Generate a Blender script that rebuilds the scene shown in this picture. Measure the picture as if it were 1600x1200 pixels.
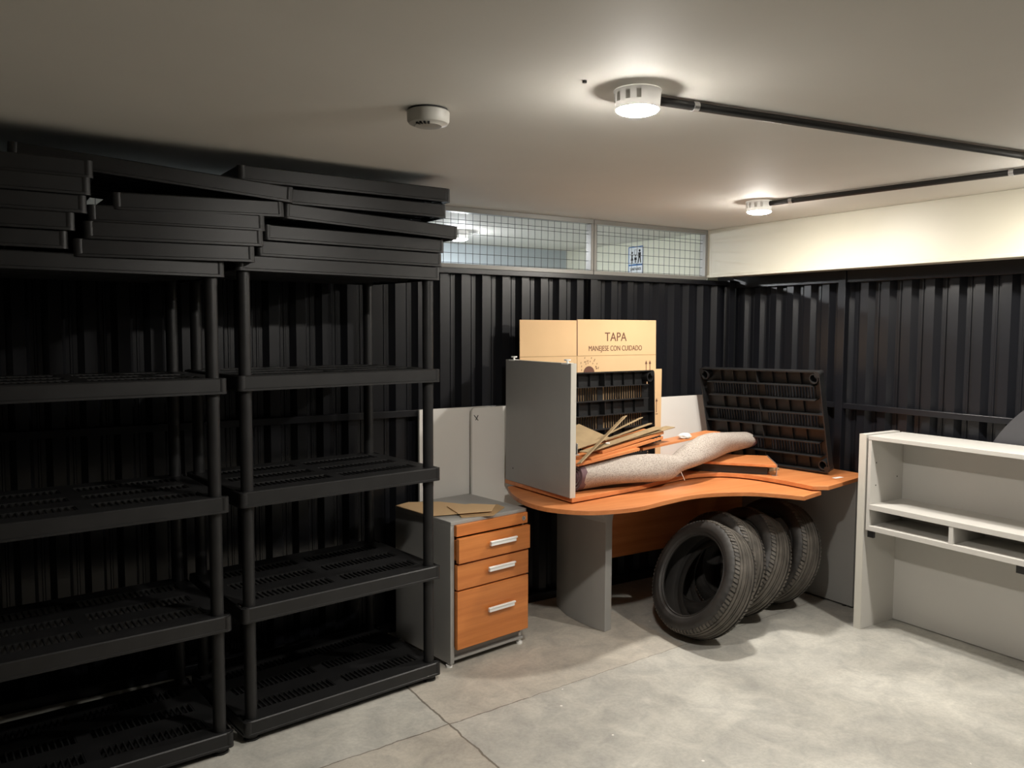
import bpy, math, random
from mathutils import Vector, Matrix
random.seed(7)
SC = bpy.context.scene
for o in list(bpy.data.objects): bpy.data.objects.remove(o)
COL = SC.collection
R = math.radians

# ------------------------------------------------------------------ camera
cam_d = bpy.data.cameras.new('camera'); cam = bpy.data.objects.new('camera', cam_d); COL.objects.link(cam)
cam_d.sensor_width = 36; cam_d.lens = 1267.4/1600*36; cam_d.clip_start = 0.05
pitch, roll, yaw = -0.06856, 0.004124, -0.56577
fwd = Vector((-math.sin(yaw)*math.cos(pitch), math.cos(yaw)*math.cos(pitch), math.sin(pitch)))
r0 = Vector((math.cos(yaw), math.sin(yaw), 0)); u0 = r0.cross(fwd)
rr = math.cos(roll)*r0+math.sin(roll)*u0; uu = -math.sin(roll)*r0+math.cos(roll)*u0
cam.matrix_world = Matrix(((rr.x, uu.x, -fwd.x, 0), (rr.y, uu.y, -fwd.y, 0), (rr.z, uu.z, -fwd.z, 1.6), (0, 0, 0, 1)))
SC.camera = cam

# ------------------------------------------------------------------ world, exposure
w = bpy.data.worlds.new('world'); SC.world = w; w.use_nodes = True
w.node_tree.nodes['Background'].inputs[0].default_value = (0.5, 0.5, 0.48, 1)
w.node_tree.nodes['Background'].inputs[1].default_value = 0.02
SC.view_settings.view_transform = 'Standard'; SC.view_settings.look = 'None'
SC.view_settings.gamma = 1; SC.view_settings.use_curve_mapping = False
SC.view_settings.exposure = 0.0
LAMP = 960.0       # radiance of the lamp discs
H = 2.250          # ceiling
YB = 3.892         # back wall
XR = 4.254         # right wall
S, LIFT = .905, .152   # the desk set below is drawn on its own grid: metres = grid * S, heights raised by LIFT

# ------------------------------------------------------------------ materials
def mat(name, col, rough=.5, metal=0, spec=.5, bump=0, bscale=200, var=0, vscale=6, emit=None, coat=0):
    m = bpy.data.materials.new(name); m.use_nodes = True
    nt = m.node_tree; b = nt.nodes['Principled BSDF']
    b.inputs['Roughness'].default_value = rough; b.inputs['Metallic'].default_value = metal
    b.inputs['Specular IOR Level'].default_value = spec; b.inputs['Coat Weight'].default_value = coat
    tc = nt.nodes.new('ShaderNodeTexCoord')
    if var:
        n = nt.nodes.new('ShaderNodeTexNoise'); n.inputs['Scale'].default_value = vscale; n.inputs['Detail'].default_value = 5
        nt.links.new(tc.outputs['Object'], n.inputs['Vector'])
        cr = nt.nodes.new('ShaderNodeValToRGB')
        cr.color_ramp.elements[0].position = .3; cr.color_ramp.elements[1].position = .7
        cr.color_ramp.elements[0].color = (*[c*(1-var) for c in col], 1); cr.color_ramp.elements[1].color = (*[min(1, c*(1+var)) for c in col], 1)
        nt.links.new(n.outputs['Fac'], cr.inputs['Fac']); nt.links.new(cr.outputs['Color'], b.inputs['Base Color'])
    else:
        b.inputs['Base Color'].default_value = (*col, 1)
    if bump:
        n = nt.nodes.new('ShaderNodeTexNoise'); n.inputs['Scale'].default_value = bscale; n.inputs['Detail'].default_value = 3
        nt.links.new(tc.outputs['Object'], n.inputs['Vector'])
        bp = nt.nodes.new('ShaderNodeBump'); bp.inputs['Strength'].default_value = bump; bp.inputs['Distance'].default_value = .002
        nt.links.new(n.outputs['Fac'], bp.inputs['Height']); nt.links.new(bp.outputs['Normal'], b.inputs['Normal'])
    if emit:
        b.inputs['Emission Color'].default_value = (*emit[:3], 1); b.inputs['Emission Strength'].default_value = emit[3]
    return m

def wood_mat(name, c1, c2, rough=.38, axis=0, scale=1.0):
    m = bpy.data.materials.new(name); m.use_nodes = True
    nt = m.node_tree; b = nt.nodes['Principled BSDF']; b.inputs['Roughness'].default_value = rough
    tc = nt.nodes.new('ShaderNodeTexCoord'); mp = nt.nodes.new('ShaderNodeMapping')
    s = [26, 26, 26]; s[axis] = 1.6
    mp.inputs['Scale'].default_value = [v*scale for v in s]
    n = nt.nodes.new('ShaderNodeTexNoise'); n.inputs['Scale'].default_value = 1; n.inputs['Detail'].default_value = 6; n.inputs['Roughness'].default_value = .6
    cr = nt.nodes.new('ShaderNodeValToRGB')
    cr.color_ramp.elements[0].position = .32; cr.color_ramp.elements[1].position = .68
    cr.color_ramp.elements[0].color = (*c1, 1); cr.color_ramp.elements[1].color = (*c2, 1)
    nt.links.new(tc.outputs['Object'], mp.inputs['Vector']); nt.links.new(mp.outputs['Vector'], n.inputs['Vector'])
    nt.links.new(n.outputs['Fac'], cr.inputs['Fac']); nt.links.new(cr.outputs['Color'], b.inputs['Base Color'])
    return m

def floor_mat():
    m = bpy.data.materials.new('concrete_floor'); m.use_nodes = True
    nt = m.node_tree; L = nt.links; N = nt.nodes; b = N['Principled BSDF']
    geo = N.new('ShaderNodeNewGeometry'); sep = N.new('ShaderNodeSeparateXYZ'); L.new(geo.outputs['Position'], sep.inputs[0])
    def noise(s, d=6, r=.6, dist=0):
        n = N.new('ShaderNodeTexNoise'); n.inputs['Scale'].default_value = s; n.inputs['Detail'].default_value = d
        n.inputs['Roughness'].default_value = r; n.inputs['Distortion'].default_value = dist
        L.new(geo.outputs['Position'], n.inputs['Vector']); return n.outputs['Fac']
    def math_(op, a, c=None, d=None):
        n = N.new('ShaderNodeMath'); n.operation = op
        for i, v in enumerate((a, c, d)):
            if v is None: continue
            if isinstance(v, (int, float)): n.inputs[i].default_value = v
            else: L.new(v, n.inputs[i])
        return n.outputs[0]
    def ramp(f, p0, c0, p1, c1):
        c = N.new('ShaderNodeValToRGB'); c.color_ramp.elements[0].position = p0; c.color_ramp.elements[1].position = p1
        c.color_ramp.elements[0].color = (*c0, 1); c.color_ramp.elements[1].color = (*c1, 1); L.new(f, c.inputs[0]); return c.outputs[0]
    def mix(f, a, c, mode='MIX'):
        n = N.new('ShaderNodeMix'); n.data_type = 'RGBA'; n.blend_type = mode
        if isinstance(f, (int, float)): n.inputs[0].default_value = f
        else: L.new(f, n.inputs[0])
        L.new(a, n.inputs[6]); L.new(c, n.inputs[7]) ; return n.outputs[2]
    big = ramp(noise(1.4, 5, .55, .6), .35, (.45, .435, .395), .65, (.64, .62, .565))
    mid = ramp(noise(7, 7, .65, .8), .32, (.70, .71, .73), .68, (1.0, 1.0, 1.0))
    c = mix(1.0, big, mid, 'MULTIPLY')
    fine = ramp(noise(60, 4, .7), .35, (.88, .88, .88), .6, (1, 1, 1))
    c = mix(1.0, c, fine, 'MULTIPLY')
    vo = N.new('ShaderNodeTexVoronoi'); vo.inputs['Scale'].default_value = 9; vo.inputs['Randomness'].default_value = 1
    L.new(geo.outputs['Position'], vo.inputs['Vector'])
    spk = math_('MULTIPLY', math_('LESS_THAN', vo.outputs['Distance'], .055), math_('GREATER_THAN', noise(1.7, 2), .58))
    wh = N.new('ShaderNodeRGB'); wh.outputs[0].default_value = (.75, .74, .70, 1)
    c = mix(spk, c, wh.outputs[0])
    # saw-cut joints and a hairline crack
    wob = math_('MULTIPLY', math_('SUBTRACT', noise(9, 4), .5), .03)
    j1 = math_('ABSOLUTE', math_('ADD', math_('SUBTRACT', sep.outputs[0], 1.495), wob))
    l2 = math_('SUBTRACT', sep.outputs[1], math_('MULTIPLY_ADD', sep.outputs[0], .072, 2.712))
    j2 = math_('ABSOLUTE', math_('ADD', l2, wob))
    e1 = math_('LESS_THAN', j1, .0045)
    wid = math_('MULTIPLY', math_('GREATER_THAN', 1.9, sep.outputs[0]), .0015)
    e2 = math_('LESS_THAN', j2, math_('ADD', wid, .0016))
    e = math_('MAXIMUM', e1, e2)
    dk = N.new('ShaderNodeRGB'); dk.outputs[0].default_value = (.10, .085, .065, 1)
    c = mix(math_('MULTIPLY', e, .8), c, dk.outputs[0])
    # the cast panels on either side of the joints differ in tint
    sx_ = math_('GREATER_THAN', sep.outputs[0], 1.495); sy_ = math_('GREATER_THAN', l2, 0)
    same = math_('COMPARE', sx_, sy_, .1)
    near = math_('LESS_THAN', sep.outputs[0], 2.9)
    tn = N.new('ShaderNodeRGB'); tn.outputs[0].default_value = (1.0, .955, .90, 1)
    cl = N.new('ShaderNodeRGB'); cl.outputs[0].default_value = (1.0, 1.0, .985, 1)
    c = mix(1.0, c, mix(math_('MULTIPLY', same, near), cl.outputs[0], tn.outputs[0]), 'MULTIPLY')
    L.new(c, b.inputs['Base Color'])
    rg = ramp(noise(3, 5), .3, (.38, .38, .38), .7, (.62, .62, .62)); L.new(rg, b.inputs['Roughness'])
    bp = N.new('ShaderNodeBump'); bp.inputs['Strength'].default_value = .25; bp.inputs['Distance'].default_value = .004
    hh = math_('SUBTRACT', noise(14, 8, .65), math_('MULTIPLY', e, 1.5)); L.new(hh, bp.inputs['Height']); L.new(bp.outputs[0], b.inputs['Normal'])
    return m

def carpet_mat():
    m = bpy.data.materials.new('speckled_carpet'); m.use_nodes = True
    nt = m.node_tree; L = nt.links; N = nt.nodes; b = N['Principled BSDF']; b.inputs['Roughness'].default_value = .95
    b.inputs['Specular IOR Level'].default_value = .1
    tc = N.new('ShaderNodeTexCoord'); n = N.new('ShaderNodeTexNoise'); n.inputs['Scale'].default_value = 190; n.inputs['Detail'].default_value = 4; n.inputs['Roughness'].default_value = .75
    L.new(tc.outputs['Object'], n.inputs['Vector'])
    cr = N.new('ShaderNodeValToRGB'); cr.color_ramp.elements[0].position = .38; cr.color_ramp.elements[1].position = .54
    cr.color_ramp.elements[0].color = (.20, .17, .155, 1); cr.color_ramp.elements[1].color = (.46, .41, .36, 1)
    L.new(n.outputs[0], cr.inputs[0]); L.new(cr.outputs[0], b.inputs['Base Color'])
    bp = N.new('ShaderNodeBump'); bp.inputs['Strength'].default_value = .5; bp.inputs['Distance'].default_value = .003
    L.new(n.outputs[0], bp.inputs['Height']); L.new(bp.outputs[0], b.inputs['Normal'])
    return m

def frosted_mat():
    # thin frosted plastic housing: a little of the bulb's light comes through
    m = bpy.data.materials.new('frosted_housing'); m.use_nodes = True; nt = m.node_tree; nt.nodes.remove(nt.nodes['Principled BSDF'])
    d = nt.nodes.new('ShaderNodeBsdfDiffuse'); d.inputs[0].default_value = (.7, .69, .66, 1)
    t = nt.nodes.new('ShaderNodeBsdfTranslucent'); t.inputs[0].default_value = (.9, .88, .84, 1)
    x = nt.nodes.new('ShaderNodeMixShader'); x.inputs[0].default_value = .0022
    nt.links.new(d.outputs[0], x.inputs[1]); nt.links.new(t.outputs[0], x.inputs[2])
    nt.links.new(x.outputs[0], nt.nodes['Material Output'].inputs['Surface']); return m

def rubber_mat():
    m = mat('tyre_rubber', (.024, .022, .020), .6, bump=.2, bscale=60, var=.6, vscale=7)
    return m

M = dict(
    plastic=mat('black_plastic', (.0125, .0125, .013), .45, spec=.42, bump=.15, bscale=350, var=.2, vscale=14),
    steel=mat('black_painted_steel', (.007, .0075, .010), .33, bump=.05, bscale=12, spec=.55),
    ceil=mat('ceiling_plaster', (.66, .645, .60), .75, var=.03, vscale=2),
    beam=mat('cream_plaster', (.56, .535, .44), .45, var=.02, vscale=3),
    rear=mat('pale_wall_paint', (.74, .74, .62), .6),
    rear_blue=mat('blue_grey_wall_paint', (.40, .45, .48), .6),
    frame=mat('grey_metal_frame', (.22, .215, .20), .4, metal=.2),
    wire=mat('dark_wire', (.10, .10, .10), .5, metal=.6),
    floor=floor_mat(),
    grey=mat('grey_laminate', (.32, .315, .30), .42, bump=.08, bscale=300, var=.03, vscale=5),
    board=mat('off_white_laminate', (.74, .72, .68), .45, var=.03, vscale=3),
    pale=mat('pale_grey_laminate', (.56, .545, .51), .42, var=.03, vscale=3),
    edge=mat('light_edge_band', (.58, .56, .50), .45),
    wood=wood_mat('orange_wood_laminate', (.52, .175, .055), (.66, .26, .095)),
    woody=wood_mat('orange_wood_laminate_cross', (.60, .185, .05), (.74, .27, .085), axis=1),
    wood_d=wood_mat('orange_wood_drawer', (.50, .155, .035), (.66, .235, .06), axis=0),
    wood_dark=wood_mat('dark_wood_edge', (.26, .085, .04), (.36, .13, .065)),
    card=mat('cardboard', (.68, .46, .25), .85, var=.05, vscale=3, bump=.1, bscale=40),
    card2=mat('brown_cardboard', (.42, .27, .13), .85, var=.12, vscale=9),
    mdf=mat('thin_fibreboard', (.32, .23, .125), .7, var=.12, vscale=12),
    ink=mat('brown_ink', (.13, .055, .035), .8),
    alu=mat('brushed_aluminium', (.90, .90, .88), .35),
    zinc=mat('zinc_metal', (.62, .62, .62), .3, metal=.9),
    black=mat('black_metal', (.02, .02, .02), .4),
    white=mat('white_plastic', (.70, .69, .65), .45), ivory=mat('ivory_plastic', (.42, .41, .375), .5),
    dark=mat('dark_hole', (.01, .01, .01), .8),
    rubber=rubber_mat(), frosted=frosted_mat(), tread=mat('dusty_tread', (.078, .069, .058), .7, bump=.2, bscale=90, var=.5, vscale=11),
    carpet=carpet_mat(),
    binding=mat('maroon_carpet_backing', (.14, .085, .095), .9, bump=.3, bscale=150),
    disc=mat('charcoal_laminate', (.055, .055, .06), .5),
    paper=mat('white_paper', (.85, .84, .80), .7, bump=.6, bscale=25),
    signw=mat('sign_white', (.80, .84, .88), .4),
    signb=mat('sign_blue', (.04, .16, .42), .4),
    led=mat('led_diffuser', (.9, .9, .9), .5, emit=(1.0, .945, .865, LAMP)),
    led2=mat('led_diffuser_next_room', (.9, .9, .9), .5, emit=(.95, .98, 1.0, LAMP*1.6)),
)

# ------------------------------------------------------------------ mesh helpers
class MB:
    def __init__(s): s.v = []; s.f = []
    def add(s, vs, fs):
        n = len(s.v); s.v += [tuple(v) for v in vs]; s.f += [tuple(i+n for i in f) for f in fs]; return s
    def box(s, x0, x1, y0, y1, z0, z1):
        return s.add([(x0, y0, z0), (x1, y0, z0), (x1, y1, z0), (x0, y1, z0), (x0, y0, z1), (x1, y0, z1), (x1, y1, z1), (x0, y1, z1)],
                     [(0, 3, 2, 1), (4, 5, 6, 7), (0, 1, 5, 4), (1, 2, 6, 5), (2, 3, 7, 6), (3, 0, 4, 7)])
    def cyl(s, p0, p1, r0, r1=None, n=20, cap=True):
        p0 = Vector(p0); p1 = Vector(p1); r1 = r0 if r1 is None else r1
        d = (p1-p0).normalized(); a = d.orthogonal().normalized(); b = d.cross(a)
        vs = []
        for p, r in ((p0, r0), (p1, r1)):
            for i in range(n):
                t = 2*math.pi*i/n; vs.append(p+r*(math.cos(t)*a+math.sin(t)*b))
        fs = [(i, (i+1) % n, n+(i+1) % n, n+i) for i in range(n)]
        if cap: fs += [tuple(range(n-1, -1, -1)), tuple(range(n, 2*n))]
        return s.add(vs, fs)
    def prism(s, poly, z0, z1, axis='z'):
        n = len(poly)
        def P(a, b, c): return (a, b, c) if axis == 'z' else ((a, c, b) if axis == 'y' else (c, a, b))
        vs = [P(x, y, z0) for x, y in poly]+[P(x, y, z1) for x, y in poly]
        fs = [tuple(range(n-1, -1, -1)), tuple(range(n, 2*n))]+[(i, (i+1) % n, n+(i+1) % n, n+i) for i in range(n)]
        return s.add(vs, fs)
    def ring(s, paths, closed=True):
        # paths: list of equally long closed loops of points, joined one to the next
        n = len(paths[0]); vs = [p for q in paths for p in q]; fs = []
        for k in range(len(paths)-1 if not closed else len(paths)):
            a = k*n; b = ((k+1) % len(paths))*n
            fs += [(a+i, a+(i+1) % n, b+(i+1) % n, b+i) for i in range(n)]
        return s.add(vs, fs)
    def lathe(s, prof, c=(0, 0, 0), n=40, cap=True):
        vs = []; m = len(prof)
        for i in range(n):
            t = 2*math.pi*i/n
            for r, z in prof: vs.append((c[0]+r*math.cos(t), c[1]+r*math.sin(t), c[2]+z))
        fs = [(i*m+j, ((i+1) % n)*m+j, ((i+1) % n)*m+j+1, i*m+j+1) for i in range(n) for j in range(m-1)]
        if cap:
            fs.append(tuple(i*m for i in range(n))); fs.append(tuple(i*m+m-1 for i in range(n-1, -1, -1)))
        return s.add(vs, fs)
    def xf(s, mtx, start=0):
        for i in range(start, len(s.v)): s.v[i] = tuple(mtx @ Vector(s.v[i]))
        return s
    def mesh(s, name, smooth=False):
        me = bpy.data.meshes.new(name); me.from_pydata(s.v, [], s.f); me.validate()
        import bmesh
        b = bmesh.new(); b.from_mesh(me); bmesh.ops.recalc_face_normals(b, faces=b.faces[:]); b.to_mesh(me); b.free()
        if smooth:
            for p in me.polygons: p.use_smooth = True
            try: me.set_sharp_from_angle(angle=R(35))
            except Exception: pass
        return me

def obj(name, mb, m, parent=None, bevel=0, smooth=False, label=None):
    me = mb.mesh(name, smooth) if isinstance(mb, MB) else mb
    o = bpy.data.objects.new(name, me); COL.objects.link(o)
    if not me.materials: me.materials.append(m)
    if parent: o.parent = parent
    if label: o['label'] = label
    if bevel:
        bv = o.modifiers.new('bevel', 'BEVEL'); bv.width = bevel; bv.segments = 2; bv.limit_method = 'ANGLE'; bv.angle_limit = R(40)
    return o
def thing(name, label, cat, loc=(0, 0, 0), rz=0, group=None):
    o = bpy.data.objects.new(name, None); COL.objects.link(o); o.location = loc; o.rotation_euler = (0, 0, rz)
    o.empty_display_size = .1
    return tag(o, label, cat, group)
def tag(o, label, cat, group=None):
    o['label'] = label; o['category'] = cat
    if group: o['group'] = group
    return o
def struct(name, mb, m, bevel=0, smooth=False):
    o = obj(name, mb, m, bevel=bevel, smooth=smooth); o['kind'] = 'structure'; return o
def place(o):
    o.location = (o.location[0]*S, o.location[1]*S, o.location[2]*S+LIFT); o.scale = [v*S for v in o.scale]; return o
def dup(root, label=None, group=None):
    r = root.copy(); COL.objects.link(r)
    if label: r['label'] = label
    if group: r['group'] = group
    for ch in list(root.children):
        c = ch.copy(); COL.objects.link(c); c.parent = r
        for g in list(ch.children):
            d = g.copy(); COL.objects.link(d); d.parent = c
    return r
def text(name, s, size, m, parent, loc, rot, align='CENTER', ext=.0006, sx=1):
    c = bpy.data.curves.new(name, 'FONT'); c.body = s; c.size = size; c.align_x = align; c.extrude = ext
    tmp = bpy.data.objects.new(name+'_tmp', c); COL.objects.link(tmp)
    dg = bpy.context.evaluated_depsgraph_get(); me = bpy.data.meshes.new_from_object(tmp.evaluated_get(dg))
    bpy.data.objects.remove(tmp); me.name = name; me.materials.clear(); me.materials.append(m)
    o = bpy.data.objects.new(name, me); COL.objects.link(o); o.parent = parent; o.location = loc; o.rotation_euler = rot; o.scale = (sx, 1, 1)
    return o
def crom(pts, k=6):
    out = []
    for i in range(len(pts)-1):
        p0 = pts[max(i-1, 0)]; p1 = pts[i]; p2 = pts[i+1]; p3 = pts[min(i+2, len(pts)-1)]
        for j in range(k):
            t = j/k
            out.append(tuple(.5*((2*p1[a])+(-p0[a]+p2[a])*t+(2*p0[a]-5*p1[a]+4*p2[a]-p3[a])*t*t+(-p0[a]+3*p1[a]-3*p2[a]+p3[a])*t**3) for a in range(len(p1))))
    out.append(tuple(pts[-1])); return out

# ------------------------------------------------------------------ setting
X0, Y0, YN, XN = -2.6, -3.2, 5.566, 4.07
struct('floor', MB().box(X0-.1, XR+.1, Y0-.1, YN+.1, -.10, 0), M['floor'])
struct('ceiling', MB().box(X0-.1, XR+.1, Y0-.1, YN+.1, H, H+.10), M['ceil'])
struct('wall_left', MB().box(X0-.1, X0, Y0, YN, 0, H), M['disc'])
struct('wall_front', MB().box(X0, XR+.1, Y0-.1, Y0, 0, H), M['disc'])
PITCH = .1308
def sheet(a0, a1, z0, z1, phase, out):
    # trapezoidal roofing sheet: flats standing toward the room, narrow valleys behind
    n0 = int(math.floor((a0-phase)/PITCH)); pts = []
    a = phase+n0*PITCH
    while a < a1+PITCH:
        for d, dep in ((0, 0), (.048, 0), (.062, .033), (.076, .033), (.079, .029), (.086, .029), (.089, .033), (.106, .033)):
            q = a+d
            if a0 <= q <= a1: pts.append((q, dep))
        a += PITCH
    if pts[0][0] > a0: pts.insert(0, (a0, pts[0][1]))
    if pts[-1][0] < a1: pts.append((a1, pts[-1][1]))
    vs = []; fs = []
    for i, (q, d) in enumerate(pts):
        for z in (z0, z1): vs.append(out(q, d, z))
        for z in (z0, z1): vs.append(out(q, d+.012, z))
    for i in range(len(pts)-1):
        k = i*4
        fs += [(k, k+4, k+5, k+1), (k+2, k+3, k+7, k+6), (k, k+2, k+6, k+4), (k+1, k+5, k+7, k+3)]
    n = len(pts)*4
    fs += [(0, 1, 3, 2), (n-4, n-2, n-1, n-3)]
    return MB().add(vs, fs)
wb = sheet(X0, XR-.01, 0, 1.922, 2.147, lambda q, d, z: (q, YB+.005+d, z))
struct('wall_back', wb, M['steel'])
wr = sheet(Y0, YB, 0, 1.948, 3.0, lambda q, d, z: (XR+d, q, z))
struct('wall_right', wr, M['steel'])
# steel posts and rails carrying the sheets
n = 1
def trim(mb, m='steel', bevel=.002):
    global n
    o = struct('trim_%d' % n, mb, M[m], bevel=bevel); n += 1; return o
trim(MB().box(X0, XR-.036, YB-.027, YB, 1.134, 1.168))
trim(MB().box(X0, XR-.036, YB-.027, YB+.018, 1.894, 1.923))
trim(MB().box(X0, XR-.036, YB-.035, YB, 0, .045))
trim(MB().box(3.009, 3.063, YB-.027, YB, .045, 1.134)); trim(MB().box(3.009, 3.063, YB-.027, YB, 1.168, 1.894))
trim(MB().box(4.165, 4.217, YB-.054, YB-.028, .046, 1.926))
trim(MB().box(XR-.032, XR, Y0, YB-.03, 1.134, 1.166))
trim(MB().box(XR-.032, XR, Y0, YB-.03, 1.876, 1.948))
for y in (2.991, 1.864, .8, -.3, -1.4, -2.5): trim(MB().box(XR-.041, XR, y, y+.05, 0, 1.948))
# cream beam above the right wall
trim(MB().box(3.987, XR+.05, Y0, YB, 1.948, H), 'beam', .003)
trim(MB().box(3.978, 3.996, Y0, YB-.02, 1.937, 1.955), 'beam', .003)
# the room beyond the mesh
struct('wall_back_2', MB().box(X0, XR, YN, YN+.1, 0, H), M['rear_blue'])
struct('wall_right_2', MB().box(XN, XN+.1, YB+.06, YN, 0, H), M['rear'])

# mesh windows
def mesh_window(k, x0, x1):
    t = bpy.data.objects.new('window_%d' % k, None); COL.objects.link(t); t['kind'] = 'structure'; t.location = (0, YB, 0)
    f = MB(); z0, z1 = 1.923, H
    f.box(x0, x1, -.02, .03, z1-.027, z1); f.box(x0, x1, -.02, .03, z0, z0+.024)
    f.box(x0, x0+.020, -.02, .03, z0+.024, z1-.027); f.box(x1-.020, x1, -.02, .03, z0+.024, z1-.027)
    obj('window_frame', f, M['frame'], t, bevel=.002)
    g = MB(); a = x0+.020+.027
    while a < x1-.027:
        g.cyl((a, .012, z0+.024), (a, .012, z1-.027), .0014, n=6, cap=False); a += .0455
    for k_ in (.031, .083, .136, .188, .241, .262):
        g.cyl((x0+.020, .009, z0+k_), (x1-.020, .009, z0+k_), .0014, n=6, cap=False)
    obj('wire_mesh', g, M['wire'], t)
mesh_window(1, 3.037, 3.986)
mesh_window(2, 1.765, 3.034)
mesh_window(3, .498, 1.763)
mesh_window(4, -.81, .496)
mesh_window(5, -2.6, -.812)

# ------------------------------------------------------------------ shelf slab (shared by shelving units and loose slabs)
W, D, T = .914, .60, .058
def rrect(x0, x1, y0, y1, r, k=5):
    out = []
    for cx, cy, a in ((x1-r, y1-r, 0), (x0+r, y1-r, 90), (x0+r, y0+r, 180), (x1-r, y0+r, 270)):
        for i in range(k+1):
            t = R(a+90*i/k); out.append((cx+r*math.cos(t), cy+r*math.sin(t)))
    return out
def slab_mesh():
    # local: x 0..W, y 0..D, top at z=0
    m = MB(); e = .004
    loop = lambda i, z, r=.020: [(x, y, z) for x, y in rrect(i, W-i, i, D-i, r)]
    # skirt with rounded top edge, lip at the foot
    m.ring([loop(.004, 0), loop(0, -.004), loop(0, -.048), loop(-.003, -.050), loop(-.003, -T), loop(.004, -T), loop(.004, -.004, .017)])
    for cx, cy in ((0, 0), (W, 0), (0, D), (W, D)):      # corner collars
        sx, sy = (1 if cx == 0 else -1), (1 if cy == 0 else -1)
        xa, xb = sorted((cx-sx*.0018, cx+sx*.034)); ya, yb_ = sorted((cy-sy*.0018, cy+sy*.034))
        full = rrect(xa, xb, ya, yb_, .0165)
        m.prism(full, -.0575, -.0015)
    # deck of strips around six slotted fields
    fx = ((.066, .432), (.482, .848)); fy = ((.088, .170), (.259, .341), (.430, .512))
    zt, zb = 0, -.005
    i = .004
    ys = [i]+[v for f in fy for v in f]+[D-i]
    for k in range(0, len(ys), 2): m.box(i+.012 if k in (0, 6) else i, W-i-(.012 if k in (0, 6) else 0), ys[k]+(.002 if k == 0 else 0), ys[k+1], zb, zt)
    xs = [i, fx[0][0], fx[0][1], fx[1][0], fx[1][1], W-i]
    for a, b in fy:
        for k in (0, 2, 4): m.box(xs[k], xs[k+1], a, b, zb, zt)
        for x0, x1 in fx:
            nb = 17; p = (x1-x0)/nb
            for q in range(nb): m.box(x0+p*(q+.76), x0+p*(q+1.0), a, b, -.011, -.002)
        # long ribs below both sides of the fields
        for yy in (a-.003, b+.0): m.box(.05 if a < .1 or b > .5 else i, W-(.05 if a < .1 or b > .5 else i), yy-.001, yy+.004, -.054, zb)
    for k in range(1, 8):
        if k == 4: continue
        x = .05+k*(W-.1)/8
        for y0, y1 in ((.006, .085), (.173, .256), (.344, .427), (.515, .594)): m.box(x-.0015, x+.0015, y0, y1, -.024, zb)
    for y0, y1 in ((.006, .085), (.173, .256), (.344, .427), (.515, .594)): m.box(.4555, .4585, y0, y1, -.050, zb)
    # corner sockets
    for cx, cy in ((.040, .040), (W-.040, .040), (.040, D-.040), (W-.040, D-.040)):
        n = 20; L = []
        for r, z in ((.030, zb), (.030, -T), (.024, -T), (.024, zb)):
            L.append([(cx+r*math.cos(2*math.pi*j/n), cy+r*math.sin(2*math.pi*j/n), z) for j in range(n)])
        m.ring(L, closed=False)
    return m.mesh('shelf_slab', smooth=True)
SLAB = slab_mesh(); SLAB.materials.append(M['plastic'])

def shelving_unit(label, fr, ang, tiers):
    t = thing('shelving_unit', label, 'shelving unit', (fr[0]-W*math.cos(ang), fr[1]-W*math.sin(ang), 0), ang)
    for z in tiers:
        o = obj('shelf', SLAB, None, t); o.location = (0, 0, z)
    cs = ((.040, .040), (W-.040, .040), (.040, D-.040), (W-.040, D-.040))
    for cx, cy in cs:
        p = MB(); prev = tiers[0]+.0
        for a, b in zip(tiers[:-1], tiers[1:]):
            p.cyl((cx, cy, a-.004), (cx, cy, b-.055), .0235, .0235, n=24)
            p.cyl((cx, cy, b-.085), (cx, cy, b-.056), .0245, .0245, n=24)
        post = obj('post', p, M['plastic'], t, smooth=True)
        obj('foot', MB().cyl((cx, cy, 0), (cx, cy, .008), .031, .031, n=24).cyl((cx, cy, .008), (cx, cy, tiers[0]-T+.004), .027, .026, n=24), M['plastic'], t, smooth=True)
    return t
shelving_unit('right-hand black plastic shelving unit of five shelves, beside the drawer cabinet', (1.661, 3.21), .137, (.084, .530, .977, 1.419, 1.868))
shelving_unit('left-hand black plastic shelving unit of five shelves, cut off by the left edge', (.705, 3.05), .09, (.084, .530, .977, 1.415, 1.838))

def slab(label, loc, rot, group=None, flip=False, sc=(1, 1, 1)):
    o = bpy.data.objects.new('loose_shelf', SLAB); COL.objects.link(o)
    o.location = loc; o.rotation_euler = rot; o.scale = sc
    tag(o, label, 'shelf', group); return o
# stack on the right unit (each loc = front-left top corner)
G1 = 'loose shelves stacked on the right shelving unit'
def right_slab(label, xr, yr, a, z, wsc, tilt=0):
    o = slab(label, (xr-W*wsc*math.cos(a)*math.cos(tilt), yr-W*wsc*math.sin(a), z+W*wsc*math.sin(tilt)), (0, tilt, a), G1, sc=(wsc, .93, 1)); return o
right_slab('loose black shelf lying lowest in the right stack, directly on the unit', 1.668, 3.205, R(6), 1.928, .91)
right_slab('loose black shelf, second from the bottom of the right stack', 1.675, 3.20, R(6.5), 1.988, .89)
right_slab('tilted loose black shelf jutting out right in the middle of the right stack', 1.727, 3.165, R(6), 2.045, .87, R(1.8))
right_slab('loose black shelf second from the top of the right stack', 1.650, 3.13, R(2), 2.130, .77)
right_slab('topmost loose black shelf of the right stack, just under the ceiling', 1.665, 3.12, R(2), 2.196, .98)
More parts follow.
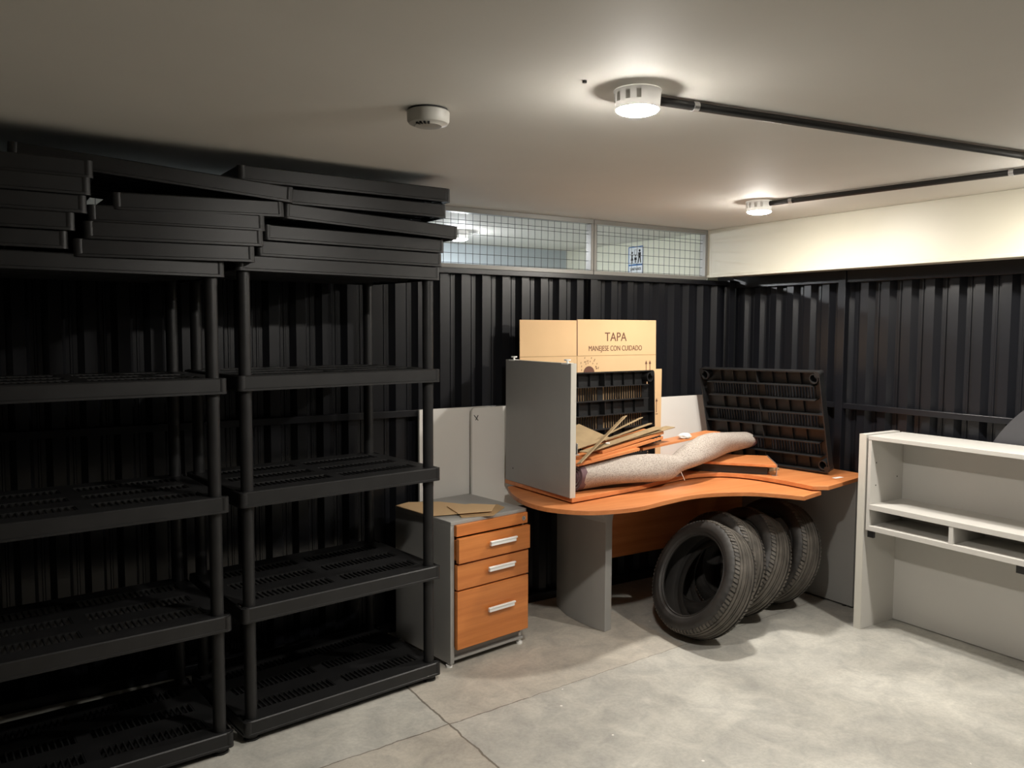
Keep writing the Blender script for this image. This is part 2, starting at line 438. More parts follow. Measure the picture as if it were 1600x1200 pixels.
# stack on the left unit, short sides to the front
G2 = 'loose shelves stacked over the gap between the units'
def short_front(xr, yr, a, z):   # front right top corner given; the slab's long side runs back
    return (xr, yr, z), (0, 0, R(90)+a)
for i, (xr, yr, a, z) in enumerate(((.808, 3.03, 3, 1.896), (.840, 3.03, 3, 1.955), (.855, 3.06, 2, 2.014), (.930, 3.07, 3, 2.073))):
    lo, ro = short_front(xr, yr, R(a), z)
    ro = (R(-2.2 if i == 3 else -1.0), 0, ro[2])
    slab(('loose black shelf lowest in the left stack that overhangs the gap', 'loose black shelf second from the bottom of the overhanging left stack',
          'loose black shelf in the middle of the overhanging left stack', 'loose black shelf second from the top of the overhanging left stack')[i], lo, ro, G2, sc=(.86, .98, 1))
slab('long loose black shelf topmost of the overhanging left stack, left end raised to the ceiling', (.052, 3.075, 2.190), (0, R(4.0), R(-1.2)), G2)
G3 = 'loose shelves stacked at the left edge of the photo'
for i, (xr, yr, a, z) in enumerate(((.205, 3.0, 1, 1.908), (.225, 2.99, 0, 1.967), (.262, 3.0, 1, 2.026), (.275, 3.0, 1, 2.085), (.285, 3.02, 0, 2.144))):
    lo, ro = short_front(xr, yr, R(a), z)
    slab(('dim loose black shelf lowest in the far left stack', 'dim loose black shelf second from the bottom in the far left stack',
          'dim loose black shelf third from the bottom in the far left stack', 'dim loose black shelf second from the top in the far left stack', 'dim loose black shelf topmost in the far left stack')[i], lo, ro, G3, sc=(.86, 1, 1))

# ------------------------------------------------------------------ drawer cabinet
cab = thing('drawer_cabinet', 'grey office cabinet with three orange wooden drawers and pale bar handles', 'cabinet', (1.752, 3.283, 0), R(8.7))
CW, CD, CH = .474, .47, .70
b = MB(); b.box(0, .022, .004, CD, .02, CH-.018); b.box(CW-.012, CW, .022, CD, .10, CH-.018); b.box(.022, CW-.012, CD-.015, CD, .05, CH-.018)
b.box(.022, CW-.012, .03, CD-.015, .06, .08)
obj('body', b, M['grey'], cab, bevel=.0015)
obj('top', MB().box(0, CW, .002, CD, CH-.018, CH), M['grey'], cab, bevel=.002)
obj('plinth', MB().box(.022, CW-.002, .030, .045, .03, .085).box(.022, CW-.01, .012, .03, .03, .042), M['grey'], cab, bevel=.001)
for x, y in ((.012, .03), (CW-.02, .03), (.012, CD-.04), (CW-.02, CD-.04)):
    obj('foot', MB().cyl((x, y, 0), (x, y, .012), .016, n=16).cyl((x, y, .012), (x, y, .06), .007, n=12), M['alu'], cab, smooth=True)
st = obj('lock_strip', MB().box(.026, CW-.002, -.010, .022, .628, .682), M['wood_d'], cab, bevel=.0015)
lk = MB().cyl((CW-.030, -.014, .655), (CW-.030, -.009, .655), .011, n=20); obj('lock', lk, M['zinc'], st, smooth=True)
obj('keyhole', MB().box(CW-.0315, CW-.0285, -.0148, -.0138, .649, .661), M['dark'], st)
for z0, z1, pull, hz in ((.503, .620, .016, .572), (.374, .493, .004, .444), (.088, .366, .004, .245)):
    d = obj('drawer', MB().box(.026, CW-.001, -.012-pull, .010-pull, z0, z1).box(.03, CW-.014, .010-pull, CD-.02-pull, z0+.01, z1-.012), M['wood_d'], cab, bevel=.0015)
    h = MB(); yy = -.012-pull
    h.box(.205, .365, yy-.022, yy-.006, hz-.011, hz+.007); h.box(.20, .37, yy-.026, yy-.014, hz+.005, hz+.014)
    h.cyl((.225, yy-.008, hz), (.225, yy+.001, hz), .004, n=10); h.cyl((.345, yy-.008, hz), (.345, yy+.001, hz), .004, n=10)
    obj('handle', h, M['alu'], d, bevel=.003)
# flattened cardboard on the cabinet
def sheet_thing(name, label, cat, poly, z0, z1, m, loc, rot, group=None, axis='z', bevel=.0008):
    o = obj(name, MB().prism(poly, z0, z1, axis), m, bevel=bevel); o.location = loc; o.rotation_euler = rot
    return tag(o, label, cat, group)
GC = 'cardboard pieces on the cabinet'
sheet_thing('cardboard_sheet', 'flattened cardboard piece lowest on the cabinet, poking out at the front', 'cardboard', [(0, 0), (.15, -.055), (.30, .05), (.31, .12), (.10, .20)], 0, .004, M['card2'], (1.835, 3.335, .7005), (0, 0, R(6)), GC)
sheet_thing('cardboard_sheet', 'tan cardboard flap on the cabinet reaching over its left edge', 'cardboard', [(-.02, 0), (.26, -.055), (.30, .05), (.16, .26), (.02, .33), (-.07, .29)], 0, .004, M['card'], (1.735, 3.42, .7055), (0, 0, R(0)), GC)
sheet_thing('cardboard_sheet', 'small tan cardboard flap topmost on the cabinet beside the shelf post', 'cardboard', [(0, 0), (.16, -.06), (.26, .035), (.18, .13), (.05, .16)], 0, .004, M['card'], (1.84, 3.375, .711), (R(0), 0, R(8)), GC)

# ------------------------------------------------------------------ desk below (standing)
desk = thing('desk', 'orange curved desktop standing on a bowed grey leg, tyres under it', 'desk', (0, 0, 0))
inner = crom([(2.575, 4.10), (2.49, 3.92), (2.437, 3.72), (2.439, 3.546), (2.497, 3.42), (2.595, 3.325), (2.73, 3.278), (2.895, 3.262), (3.124, 3.305), (3.345, 3.335), (3.525, 3.31), (3.70, 3.225), (3.80, 3.11), (3.875, 2.975)], 6)
low = inner+[(4.095, 3.025), (4.095, 4.0), (4.0, 4.10)]
place(obj('desktop', MB().prism(low, .622, .647), M['wood'], desk, bevel=.002))
arc = crom([(2.661, 3.268), (2.643, 3.35), (2.634, 3.47), (2.644, 3.60), (2.685, 3.74)], 6)
def leg_mesh(z0, z1, flare=True):
    m = MB(); th = .056; pts = arc; n_ = len(pts)
    def off(i, d):
        a = pts[max(i-1, 0)]; b_ = pts[min(i+1, n_-1)]; tx, ty = b_[0]-a[0], b_[1]-a[1]; l = math.hypot(tx, ty)
        return (pts[i][0]+d*ty/l, pts[i][1]-d*tx/l)
    rings = []
    zs = ((z0, 0), (z1-.130, 0), (z1-.105, .008), (z1-.080, .021), (z1, .022)) if flare else ((z0, 0), (z1, 0))
    for z, f in zs:
        o_ = [off(i, -f*.9) for i in range(n_)]; i_ = [off(i, th+f*.9) for i in range(n_)]
        # outside is toward -x: keep arc as outer face
        rings.append([(x, y, z) for x, y in o_]+[(x, y, z) for x, y in reversed(i_)])
    m.ring(rings, closed=False); L = len(rings[0])
    m.add(rings[0], [tuple(range(L-1, -1, -1))]); m.add(rings[-1], [tuple(range(L))])
    return m
obj('leg', leg_mesh(.002, .7145), M['grey'], desk, bevel=.0015)
obj('modesty_panel', MB().box(2.70, 4.09, 3.62, 3.638, .262, .7145), M['wood'], desk, bevel=.0015)
side = obj('side_panel', MB().box(4.097, 4.125, 2.80, 3.70, .012, .742), M['grey'], None, bevel=.0015)
side.parent = desk
for yy in (2.86, 3.62): obj('foot', MB().cyl((4.111, yy, 0), (4.111, yy, .013), .012, n=14), M['black'], desk, smooth=True)

# ------------------------------------------------------------------ desk above (turned over on the first)
up = thing('desktop', 'second orange curved desktop lying turned over on the desk, grey leg panel pointing up', 'desktop', (0, 0, 0))
inner2 = [(2.612, 3.50)]+crom([(2.63, 3.502), (2.79, 3.522), (3.003, 3.553), (3.20, 3.585), (3.453, 3.655), (3.712, 3.69), (3.90, 3.635), (4.00, 3.49), (4.035, 3.27), (4.035, 3.045)], 6)
upp = inner2+[(4.114, 2.99), (4.66, 3.10), (4.67, 4.05), (4.56, 4.17), (2.60, 4.17)]
obj('top', MB().prism(upp, .6545, .6795), M['wood'], up, bevel=.002)
pn = obj('leg_panel', MB().box(2.600, 2.636, 3.505, 4.165, .6795, 1.412), M['grey'], up, bevel=.0015)
obj('edge_band', MB().box(2.600, 2.6365, 3.5030, 3.5055, .6797, 1.412), M['edge'], pn)
obj('peg_hole', MB().cyl((2.5993, 4.08, .76), (2.6003, 4.08, .76), .004, n=12), M['dark'], pn)
place(up)
for yy in (3.56, 4.10):
    f = MB(); f.box(2.598, 2.638, yy-.03, yy+.03, 1.406, 1.4135)
    f.cyl((2.618, yy, 1.413), (2.618, yy, 1.425), .006, n=12); f.cyl((2.618, yy, 1.425), (2.618, yy, 1.433), .017, .019, n=20)
    obj('levelling_foot', f, M['alu'], pn, smooth=True)
tag(obj('paper_label', MB().box(4.36, 4.44, 3.12, 3.15, .6797, .6803), M['paper']), 'small white sticker on the right corner of the upper desktop', 'sticker'); place(bpy.data.objects['paper_label'])
bk = obj('wood_block', MB().box(4.20, 4.30, 3.50, 3.54, .6797, .696), M['mdf'], bevel=.002); tag(bk, 'small pale wood strip on the desktop behind the raised tray', 'wood strip'); place(bk)

# ------------------------------------------------------------------ boards along the back wall
def holed_board(label, x0, x1, y, z0, holes, r=.03):
    t = thing('wall_board', label, 'board', ((x0+x1)/2, y, z0))
    c = (x0+x1)/2
    obj('panel', MB().prism(rrect(x0-c, x1-c, 0, 1.170-z0, r, 4), 0, .018, 'y'), M['board'], t, bevel=.0015)
    for hx, hz in holes: obj('hole', MB().cyl((hx-c, -.0006, hz-z0), (hx-c, .001, hz-z0), .0065, n=14), M['dark'], t)
    return t
holed_board('pale grey board standing on the floor behind the drawer cabinet, with a round hole', 1.864, 2.30, 3.842, 0, ((1.902, 1.084),), .004)
bb = obj('back_screen', MB().prism(rrect(2.158, 4.03, .60, 1.170, .02, 4), 3.800, 3.818, 'y'), M['board'], desk, bevel=.0015, label='long pale grey back screen behind the cardboard')
obj('hole', MB().cyl((3.99, 3.7994, 1.043), (3.99, 3.801, 1.043), .0065, n=14), M['dark'], bb)
obj('hook', MB().cyl((2.170, 3.799, 1.13), (2.195, 3.798, 1.10), .002, n=6).cyl((2.18, 3.799, 1.102), (2.195, 3.798, 1.128), .002, n=6), M['dark'], bb)
for x in (2.6, 3.6): obj('screen_bracket', MB().box(x, x+.03, 3.69, 3.800, .706, .714).box(x, x+.03, 3.794, 3.800, .62, .714), M['black'], desk)

# ------------------------------------------------------------------ cardboard lid and box side
lid = thing('cardboard_sheet', 'large tan cardboard sheet printed TAPA standing on the desktop', 'cardboard', (2.70, 4.150, .6805), R(.4))
lid.rotation_euler = (R(-1.0), 0, R(.4)); place(lid)
LW = 1.118
obj('sheet', MB().box(0, .438, 0, .006, 0, .972).box(.441, LW, 0, .006, 0, .978), M['card'], lid, bevel=.001)
obj('fold_line', MB().box(0, LW, -.0008, .0002, .742, .746), M['card2'], lid)
obj('cut_line', MB().box(.436, .443, -.0008, .0065, .746, .979), M['ink'], lid)
text('lettering', 'TAPA', .083, M['ink'], lid, (.76, -.0012, .838), (R(90), 0, 0), sx=.92)
text('lettering', 'MANEJESE CON CUIDADO', .048, M['ink'], lid, (.76, -.0012, .775), (R(90), 0, 0), sx=.80)
def up_arrow(x, z0, z1, w_=.016):
    m = MB(); m.box(x-.0025, x+.0025, -.0014, -.0002, z0, z1-.02)
    m.prism([(x-w_/2, z1-.024), (x+w_/2, z1-.024), (x, z1)], -.0014, -.0002, 'y'); return m
for x in (1.028, 1.062): obj('arrow', up_arrow(x, .56, .705, .022), M['ink'], lid)
dome = MB(); dome.prism([(.535+.045*math.cos(R(a)), .632+.045*math.sin(R(a))) for a in range(0, 181, 12)], -.0014, -.0002, 'y')
dr = dome
for i in range(22):
    a = R(15+150*random.random()); q = .062+.045*random.random(); x = .535+q*math.cos(a); z = .632+q*math.sin(a)
    dr.prism([(x-.002, z-.005), (x+.001, z-.005), (x+.003, z+.005), (x, z+.005)], -.0014, -.0002, 'y')
obj('weather_mark', dr, M['ink'], lid)
bs = thing('cardboard_box_side', 'narrow tan cardboard strip with an arrow, beside the black shelf', 'cardboard', (3.765, 4.166, .6805), 0); place(bs)
obj('sheet', MB().box(0, .105, 0, .006, 0, .645), M['card'], bs, bevel=.001)
obj('arrow', up_arrow(.060, .345, .445, .02), M['ink'], bs); obj('arrow_bar', MB().box(.048, .072, -.0014, -.0002, .332, .337), M['ink'], bs)

# loose slabs on the desktop: underside toward the camera
def slab_pose(label, TL, yaw_, lean, roll_, sy=1.0, group=None):
    # local slab (x along W, y along D, z thickness): underside (-z) must face the viewer, y maps downward
    o = bpy.data.objects.new('loose_shelf', SLAB); COL.objects.link(o)
    ca = Matrix.Rotation(yaw_, 3, 'Z') @ Matrix.Rotation(lean, 3, 'X') @ Matrix.Rotation(roll_, 3, 'Y')
    B = Matrix(((1, 0, 0), (0, 0, 1), (0, -1, 0)))   # local x->x, y->-z, z->+y (away)
    m = (ca @ B @ Matrix.Diagonal((1, sy, 1))).to_4x4(); m.translation = Vector(TL); o.matrix_world = m; place(o)
    tag(o, label, 'shelf', group); return o
slab_pose('black plastic shelf standing underside out in front of the printed cardboard', (2.800, 4.035, 1.325), R(6), R(-2), R(.3), 1.065)
slab_pose('black plastic shelf leaning in the corner on the right half of the desk', (4.225, 4.115, 1.335), R(-83.5), R(12.5), R(-.9), 1.09)

# ------------------------------------------------------------------ carpet roll
def tube(path, radii, flat=.8, n=28, lumps=.004, spiral=True):
    m = MB(); P = [Vector(p) for p in path]; rings = []
    for i, p in enumerate(P):
        d = (P[min(i+1, len(P)-1)]-P[max(i-1, 0)]).normalized(); sd = d.cross(Vector((0, 0, 1))).normalized(); u_ = sd.cross(d)
        r = radii[i]; ring = []
        for j in range(n):
            t = 2*math.pi*j/n; k = 1+(.06*math.sin(3*t+i*.35)+.03*math.sin(2*t+i*.2))
            ring.append(p+sd*(r*k*math.cos(t))+u_*(r*k*flat*math.sin(t)))
        rings.append(ring)
    m.ring(rings, closed=False); m.add(rings[0], [tuple(range(n-1, -1, -1))]); m.add(rings[-1], [tuple(range(n))])
    return m, rings
path = crom([(2.735, 3.64, .765), (2.95, 3.63, .770), (3.22, 3.60, .775), (3.38, 3.585, .775), (3.47, 3.585, .785), (3.58, 3.60, .815), (3.80, 3.67, .848), (4.05, 3.75, .852), (4.34, 3.80, .842)], 5)
rad = crom([(.082,), (.086,), (.090,), (.082,), (.060,), (.078,), (.092,), (.078,), (.060,)], 5)
rollt = thing('carpet_roll', 'speckled beige carpet roll tied in the middle, lying on the upper desktop', 'carpet', (0, 0, 0)); place(rollt)
m_, rings = tube(path, [r[0] for r in rad], .92)
obj('carpet', m_, M['carpet'], rollt, smooth=True)
def cap_roll(ring, path, k0, k1):
    m = MB(); c = sum(ring, Vector())/len(ring); d = (Vector(path[k1])-Vector(path[k0])).normalized()*-.030
    # turned edge and spiral layers
    o = [c+(p-c)*1.015 for p in ring]
    L = [[p-d for p in o], [p+d*.25 for p in o], [c+(p-c)*.86+d*.3 for p in o], [c+(p-c)*.80-d*.3 for p in o], [c+(p-c)*.66+d*.3 for p in o], [c+(p-c)*.56-d*.2 for p in o], [c+(p-c)*.40+d*.3 for p in o], [c+(p-c)*.05+d*.2 for p in o]]
    m.ring(L, closed=False); return m
obj('roll_end', cap_roll(rings[0], path, 0, 1), M['binding'], rollt, smooth=True)
obj('roll_end', cap_roll(rings[-1], path, -1, -2), M['binding'], rollt, smooth=True)
st_ = MB(); st_.cyl((3.455, 3.541, .745), (3.475, 3.525, .690), .0018, n=6); n_ = 20
cc = Vector((3.47, 3.585, .785))
for j in range(n_):
    a0_, a1_ = 2*math.pi*j/n_, 2*math.pi*(j+1)/n_
    st_.cyl(cc+Vector((0, .050*math.cos(a0_), .048*math.sin(a0_))), cc+Vector((0, .050*math.cos(a1_), .048*math.sin(a1_))), .002, n=6)
obj('string', st_, M['white'], rollt)

# raised tray (orange board with metal runner) on the desktop
tray = thing('keyboard_tray', 'raised orange board with a bent metal runner, on the desktop under the carpet end', 'tray', (0, 0, 0)); place(tray)
obj('board', MB().prism([(3.70, 3.87), (4.11, 3.37), (4.36, 3.66), (3.98, 4.04)], .733, .750), M['wood'], tray, bevel=.0015)
rn = MB(); rn.box(-.003, .003, 0, .38, .0, .022); rn.box(-.016, .003, 0, .38, -.002, .001); rn.box(-.003, .003, -.004, .014, -.052, .022); rn.box(-.028, .004, -.004, .03, -.0525, -.050)
rn.xf(Matrix.Translation((4.116, 3.372, .732)) @ Matrix.Rotation(R(-40.8), 4, 'Z'))
obj('runner', rn, M['zinc'], tray)
for q in ([(3.74, 3.87), (4.10, 3.43), (4.112, 3.442), (3.752, 3.882)], [(3.96, 3.98), (4.28, 3.64), (4.292, 3.652), (3.972, 3.992)]):
    obj('inner_rail', MB().prism(q, .6797, .733), M['black'], tray)

# ------------------------------------------------------------------ loose boards over the carpet
def plank(name, label, cat, c, L, Wd, th, yaw_, p_, r_, m, group=None, parts=None):
    # board centred at c, long axis at yaw_, pitched p_ (long end up) and rolled r_
    t = obj(name, MB().box(-L/2, L/2, -Wd/2, Wd/2, -th/2, th/2), m, bevel=.001)
    t.matrix_world = Matrix.Translation(c) @ Matrix.Rotation(yaw_, 4, 'Z') @ Matrix.Rotation(-p_, 4, 'Y') @ Matrix.Rotation(r_, 4, 'X')
    tag(t, label, cat, group); place(t)
    return t
GO = 'orange boards heaped on the carpet roll'
a = plank('wooden_board', 'lowest orange board of the heap, dark edge to the front, on the carpet roll', 'board', (2.93, 3.66, .868), .50, .16, .016, R(6), R(5), R(0), M['wood'], GO)
a = plank('wooden_board', 'middle orange board of the heap on the carpet roll', 'board', (3.10, 3.70, .900), .66, .16, .018, R(10), R(6), R(0), M['wood'], GO)
a = plank('wooden_board', 'upper orange board of the heap on the carpet roll, under the thin strips', 'board', (3.16, 3.72, .930), .56, .16, .018, R(9), R(7), R(0), M['wood'], GO)
for dx in (0, .03, .06): obj('runner_end', MB().box(.17+dx, .185+dx, -.085, .05, -.045, -.010), M['black'], a)
fit = MB().cyl((-.20, -.05, .009), (-.20, -.05, .030), .006, n=10).cyl((-.20, -.05, .030), (-.20, -.05, .036), .014, n=12)
obj('screw_foot', fit, M['white'], a, smooth=True)
brk = MB()
for k in range(4): brk.box(2.675+.014*k, 2.682+.014*k, 3.60, 3.66, .895, .935+.008*k)
brk.box(2.672, 2.735, 3.60, 3.66, .890, .897)
tag(obj('metal_bracket', brk, M['zinc'], bevel=.001), 'small ribbed metal hinge on the left end of the heap, beside the grey panel', 'hinge'); place(bpy.data.objects['metal_bracket'])
bd = plank('wooden_board', 'orange board resting over the tied carpet with a white crumpled piece on it', 'board', (3.62, 3.76, .897), .70, .13, .014, R(3), R(4.2), R(-2), M['wood'], GO)
cr = MB()
import itertools
for k in range(9):
    for j in range(14):
        pass
random.seed(3)
vs = []; fs = []; nu, nv = 14, 9
for i in range(nv):
    for j in range(nu):
        th = math.pi*i/(nv-1); ph = 2*math.pi*j/nu; q = 1+.22*(random.random()-.5)
        vs.append((.050*q*math.sin(th)*math.cos(ph), .028*q*math.sin(th)*math.sin(ph), .019+.019*q*math.cos(th)))
for i in range(nv-1):
    for j in range(nu): fs.append((i*nu+j, i*nu+(j+1) % nu, (i+1)*nu+(j+1) % nu, (i+1)*nu+j))
cp = obj('crumpled_paper', MB().add(vs, fs), M['paper']); cp.location = (3.66, 3.72, .905); place(cp); tag(cp, 'small crumpled white scrap lying on the orange board over the carpet', 'paper')
GM = 'thin brown strips on top of the board heap'
for i, (c, L, Wd, yw, p_, r_, lb) in enumerate((
    ((2.88, 3.84, .955), .36, .26, R(10), R(7), R(14), 'wide brown board lying at the back of the heap against the black shelf'),
    ((2.90, 3.60, .972), .50, .035, R(16), R(27), R(-20), 'steepest thin brown strip crossing the heap'),
    ((3.15, 3.78, .990), .44, .028, R(4), R(16), R(-12), 'thin brown strip pointing up to the right behind the steep one'),
    ((3.22, 3.76, .975), .40, .035, R(4), R(11), R(-8), 'short brown strip lying between the other thin strips'),
    ((3.10, 3.66, .950), .66, .070, R(8), R(8), R(-2), 'long brown strip lowest of the thin ones, right above the orange boards'),
    ((3.33, 3.70, .968), .42, .075, R(6), R(6), R(0), 'tapered brown strip reaching furthest right over the orange boards'))):
    plank('fibreboard_strip', lb, 'strip', c, L, Wd, .006, yw, p_, r_, M['mdf'], GM)

# ------------------------------------------------------------------ tyres
def tyre(label, cx, cy, az, el):
    t = thing('tyre', label, 'tyre', (cx, cy, 0), 0, 'tyres under the desk')
    Rt, Wt, rh = .302, .187, .212
    n_axis = Vector((math.cos(az)*math.cos(el), math.sin(az)*math.cos(el), math.sin(el)))
    a_ = Vector((-math.sin(az), math.cos(az), 0)); b_ = n_axis.cross(a_)
    half = [(0, Rt), (.029, Rt-.0005), (.029, Rt-.009), (.035, Rt-.009), (.035, Rt-.001), (.049, Rt-.002), (.0495, Rt-.010), (.0555, Rt-.010), (.056, Rt-.003),
            (.070, Rt-.007), (.080, Rt-.016), (.0895, Rt-.030), (.0935, Rt-.050), (.0925, Rt-.056), (.088, Rt-.072), (.084, Rt-.074), (.078, Rt-.082), (.080, rh+.003), (.077, rh), (.068, rh), (.066, rh+.010), (.070, rh+.03), (.074, Rt-.050), (.068, Rt-.030), (.045, Rt-.018), (0, Rt-.016)]
    left = [(-o, r) for o, r in half[1:-1]]
    prof = half+left[::-1]
    # tread centre grooves
    prof = [(.009, Rt), ]+half[1:]+left[::-1]+[(-.009, Rt), (-.009, Rt-.009), (-.004, Rt-.009), (-.0035, Rt), (.0035, Rt), (.004, Rt-.009), (.009, Rt-.009)]
    N = 144; m = len(prof); vs = []
    for i in range(N):
        th = 2*math.pi*i/N; e = math.cos(th)*a_+math.sin(th)*b_
        for o, r in prof:
            if .058 < abs(o) < .088 and r > Rt-.029 and i % 3 == 0: r -= .0050; 
            vs.append(o*n_axis+r*e)
    fs = [(i*m+j, ((i+1) % N)*m+j, ((i+1) % N)*m+(j+1) % m, i*m+(j+1) % m) for i in range(N) for j in range(m)]
    zmin = min(v.z for v in vs); vs = [(v.x, v.y, v.z-zmin) for v in vs]
    car = obj('carcass', MB().add(vs, fs), M['rubber'], t, smooth=True)
    car.data.materials.append(M['tread'])
    rad = [((v.x, v.y, v.z+zmin)) for v in [Vector(q_) for q_ in vs]]
    for p_ in car.data.polygons:
        c_ = sum((Vector(rad[k_]) for k_ in p_.vertices), Vector())/len(p_.vertices)
        ax = c_.dot(n_axis)
        if abs(ax) < .072 and (c_-ax*n_axis).length > Rt-.0062: p_.material_index = 1
    # raised blocks of the shoulder
    K = 84
    for s in (-1, 1):
        bl = MB()
        for k in range(K):
            th0 = 2*math.pi*k/K; th1 = th0+2*math.pi/K*.62; q = []
            for th, o, r in ((th0, .057, Rt+.0005), (th1, .057, Rt+.0005), (th1+.02, .078, Rt-.0085), (th0+.02, .078, Rt-.0085)):
                e = math.cos(th)*a_+math.sin(th)*b_; q.append((s*o*n_axis+r*e, s*o*n_axis+(r-.007)*e))
            vv = [x[0] for x in q]+[x[1] for x in q]
            bl.add([(v.x, v.y, v.z-zmin) for v in vv], [(0, 1, 2, 3), (0, 4, 5, 1), (1, 5, 6, 2), (2, 6, 7, 3), (3, 7, 4, 0)])
        obj('tread_shoulder', bl, M['tread'], t)
    return t
tyre('front tyre, nearest the camera, leaning back on the next one under the desk', 3.075, 2.978, R(174), R(25.8))
tyre('second tyre, close behind the front one with a dusty tread', 3.285, 3.100, R(174), R(25.5))
tyre('third tyre, leaning between the dusty second one and the last', 3.503, 3.105, R(172), R(26.5))
tyre('last tyre, darkest, farthest right beside the grey side panel', 3.81, 3.15, R(176), R(19))

# ------------------------------------------------------------------ grey shelf unit on the right
hut = thing('desk_hutch', 'light grey open shelf unit with a tall back panel, at the right edge', 'shelf unit', (3.85, 2.62, 0))
LH = 1.50
def yb(a0_, a1_, x0, x1, z0, z1, m=None):
    return (m or MB()).box(x0, x1, -a1_, -a0_, z0, z1)
sp = obj('side_panel', yb(0, .040, .004, .30, 0, 1.050), M['pale'], hut, bevel=.0015)
obj('edge_band', yb(0, .040, .0, .004, 0, 1.050), M['edge'], sp)
ip = obj('inner_side', yb(.052, .070, .002, .29, .543, 1.024), M['pale'], hut, bevel=.001)
for z in (.78, .90):
    obj('peg_hole', MB().cyl((.05, -.0697, z), (.05, -.0705, z), .004, n=10), M['dark'], ip)
    if z < .8: obj('peg_hole', MB().cyl((.24, -.0697, z+.03), (.24, -.0705, z+.03), .004, n=10), M['dark'], ip)
obj('spacer', yb(.040, .052, .03, .28, .55, 1.03), M['grey'], hut)
obj('top_panel', yb(.052, LH, .0, .30, 1.024, 1.046), M['pale'], hut, bevel=.0015)
obj('back_panel', yb(.040, LH, .292, .310, .004, 1.024), M['pale'], hut, bevel=.0015)
obj('shelf', yb(.070, LH-.04, .0, .292, .655, .683), M['pale'], hut, bevel=.0015)
obj('shelf', yb(.070, LH-.04, .0, .292, .543, .570), M['pale'], hut, bevel=.0015)
obj('divider', yb(.493, .515, .002, .292, .570, .655), M['pale'], hut, bevel=.001)
obj('divider', yb(.975, .997, .002, .292, .570, .655), M['pale'], hut, bevel=.001)
obj('side_panel', yb(LH-.04, LH, .004, .30, 0, 1.024), M['pale'], hut, bevel=.0015)
for y0 in (.056, .80): obj('bracket', yb(y0, y0+.035, .012, .030, .505, .543), M['black'], hut, bevel=.001)
dsc = obj('round_tabletop', MB().cyl((0, 0, 0), (.025, 0, 0), .70, n=96), M['disc'], smooth=True); dsc.location = (4.185, 1.497, .70)
tag(dsc, 'dark grey round tabletop standing on edge behind the grey shelf unit', 'tabletop')

# ------------------------------------------------------------------ ceiling fixtures
def lamp(label, x, y, ang, m='led'):
    t = thing('ceiling_lamp', label, 'lamp', (x, y, H), ang)
    bx = MB().lathe([(.064, 0), (.066, -.003), (.064, -.006), (.061, -.046), (.0595, -.0520)], n=40, cap=False)
    o = obj('housing', bx, M['frosted'], t, smooth=True)
    for a in (150, 175, 205, 232):
        s = MB().box(.0605, .0635, -.006, .006, -.034, -.012).xf(Matrix.Rotation(R(a), 4, 'Z')); obj('knockout', s, M['alu'], o)
    d = MB().lathe([(.0, -.0505), (.058, -.0515), (.0585, -.0525), (.054, -.0570), (.042, -.0612), (.024, -.0640), (.0, -.0650)], n=40, cap=False)
    obj('diffuser', d, M[m], t, smooth=True)
    return t
lamp('round glowing ceiling lamp nearest the camera, with dark conduit to its right', 1.504, 1.733, 0)
lamp('round glowing ceiling lamp at the far right corner, above the desk', 3.308, 2.864, 0)
lamp('ceiling lamp just outside the picture where both conduits meet', 3.50, 1.50, 0)
lamp('small bright lamp in the next room seen through the wire mesh', 2.652, 4.851, 0, 'led2')
def conduit(label, p0, p1, clips):
    t = thing('conduit', label, 'conduit', (0, 0, 0))
    P0 = Vector(p0); P1 = Vector(p1)
    obj('pipe', MB().cyl(P0, P1, .0125, n=20), M['black'], t, smooth=True)
    d = (P1-P0).normalized(); s = d.cross(Vector((0, 0, 1)))
    for f in clips:
        c = P0+d*f; m = MB(); k = 14
        L = []
        for off, r in ((-.009, .0128), (-.009, .0150), (.009, .0150), (.009, .0128)):
            L.append([c+d*off+(s*math.cos(2*math.pi*j/k)+Vector((0, 0, 1))*math.sin(2*math.pi*j/k))*r for j in range(k)])
        m.ring(L)
        st0 = len(m.v); m.box(-.009, .009, -.040, .0, .0115, .0145)
        rot = Matrix((( d.x, s.x, 0, c.x), (d.y, s.y, 0, c.y), (0, 0, 1, c.z), (0, 0, 0, 1))); m.xf(rot, st0)
        obj('clip', m, M['zinc'], t, smooth=True)
    return t
zc_ = H-.0165
conduit('dark conduit running from the near lamp across the ceiling to the right', (1.570, 1.733, zc_), (3.435, 1.505, zc_), (.135, 1.63))
conduit('dark conduit running from the far lamp along the ceiling toward the right edge', (3.315, 2.800, zc_), (3.490, 1.566, zc_), (.115, 1.09))
sm = thing('smoke_detector', 'white round smoke detector on the ceiling left of the near lamp', 'smoke detector', (1.111, 2.222, H))
obj('base', MB().lathe([(.0, 0), (.058, 0), (.058, -.006), (.0, -.006)], n=40, cap=False), M['dark'], sm, smooth=True)
hs = obj('housing', MB().lathe([(.060, -.005), (.064, -.008), (.063, -.034), (.058, -.042), (.042, -.047), (.040, -.049), (.0, -.050)], n=48, cap=False), M['ivory'], sm, smooth=True)
for a in (200, 215, 230, 245):
    obj('slot', MB().box(.034, .050, -.003, .003, -.0500, -.0450).xf(Matrix.Rotation(R(a), 4, 'Z')), M['dark'], hs)
tag(obj('ceiling_hook', MB().cyl((1.327, 1.740, H), (1.327, 1.740, H-.006), .006, n=10), M['black']), 'tiny dark anchor in the ceiling left of the near lamp', 'anchor')

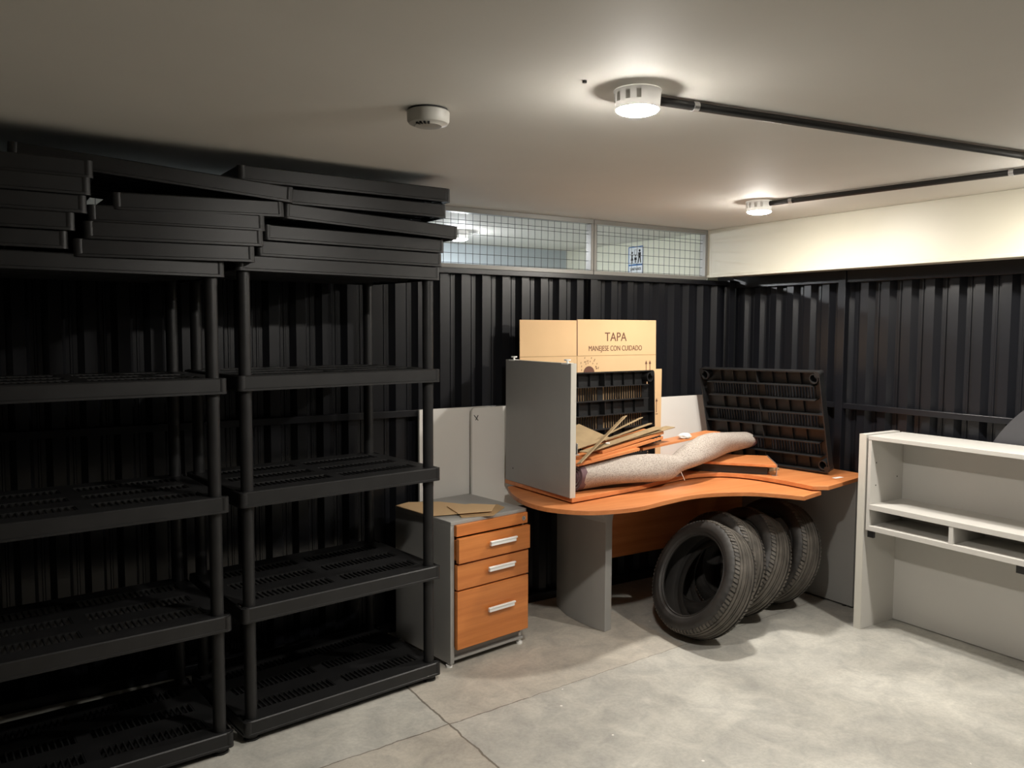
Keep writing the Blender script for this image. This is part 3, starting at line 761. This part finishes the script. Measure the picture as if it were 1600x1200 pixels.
# ------------------------------------------------------------------ sign in the next room
sg = thing('restroom_sign', 'white and blue sign with figures of a woman, child and man, behind the mesh', 'sign', (XN, 4.679, 2.075), R(-90)); sg.scale = (S, S, S)
# local: x runs toward -Y world, -y faces -X world
obj('plate', MB().box(-.090, .090, -.006, -.001, -.11, .155), M['signw'], sg)
fr = MB(); y0, y1 = -.0075, -.006
for bxx in ((-.090, .090, .147, .155), (-.090, -.083, -.11, .155), (.083, .090, -.11, .155), (-.09, .09, -.003, .010), (-.09, .09, -.11, -.103)): fr.box(bxx[0], bxx[1], y0, y1, bxx[2], bxx[3])
obj('border', fr, M['signb'], sg)
def disc2(m, x, z, r): m.prism([(x+r*math.cos(R(a)), z+r*math.sin(R(a))) for a in range(0, 360, 24)], y0, y1, 'y')
wm = MB(); disc2(wm, -.045, .105, .010); wm.prism([(-.056, .090), (-.034, .090), (-.039, .068), (-.028, .042), (-.062, .042), (-.051, .068)], y0, y1, 'y'); wm.box(-.053, -.047, y0, y1, .018, .042); wm.box(-.043, -.037, y0, y1, .018, .042)
obj('woman_figure', wm, M['dark'], sg)
ch = MB(); disc2(ch, -.002, .078, .007); ch.prism([(-.014, .066), (.010, .066), (.012, .044), (-.016, .044)], y0, y1, 'y'); ch.box(-.009, -.004, y0, y1, .020, .044); ch.box(0, .005, y0, y1, .020, .044)
obj('child_figure', ch, M['dark'], sg)
mn = MB(); disc2(mn, .048, .118, .011); mn.prism([(.032, .104), (.064, .104), (.062, .060), (.034, .060)], y0, y1, 'y')
mn.prism([(.034, .060), (.046, .060), (.036, .018), (.026, .018)], y0, y1, 'y'); mn.prism([(.050, .060), (.062, .060), (.068, .018), (.058, .018)], y0, y1, 'y')
obj('man_figure', mn, M['dark'], sg)
fm = MB(); fm.box(-.016, .016, y0, y1, .125, .128); fm.box(-.016, .016, y0, y1, .088, .091); fm.box(-.016, -.013, y0, y1, .091, .125); fm.box(.013, .016, y0, y1, .091, .125)
obj('square_mark', fm, M['frame'], sg)
text('lettering', 'SANITARIOS', .034, M['dark'], sg, (0, -.0075, -.042), (R(90), 0, 0), sx=.72)
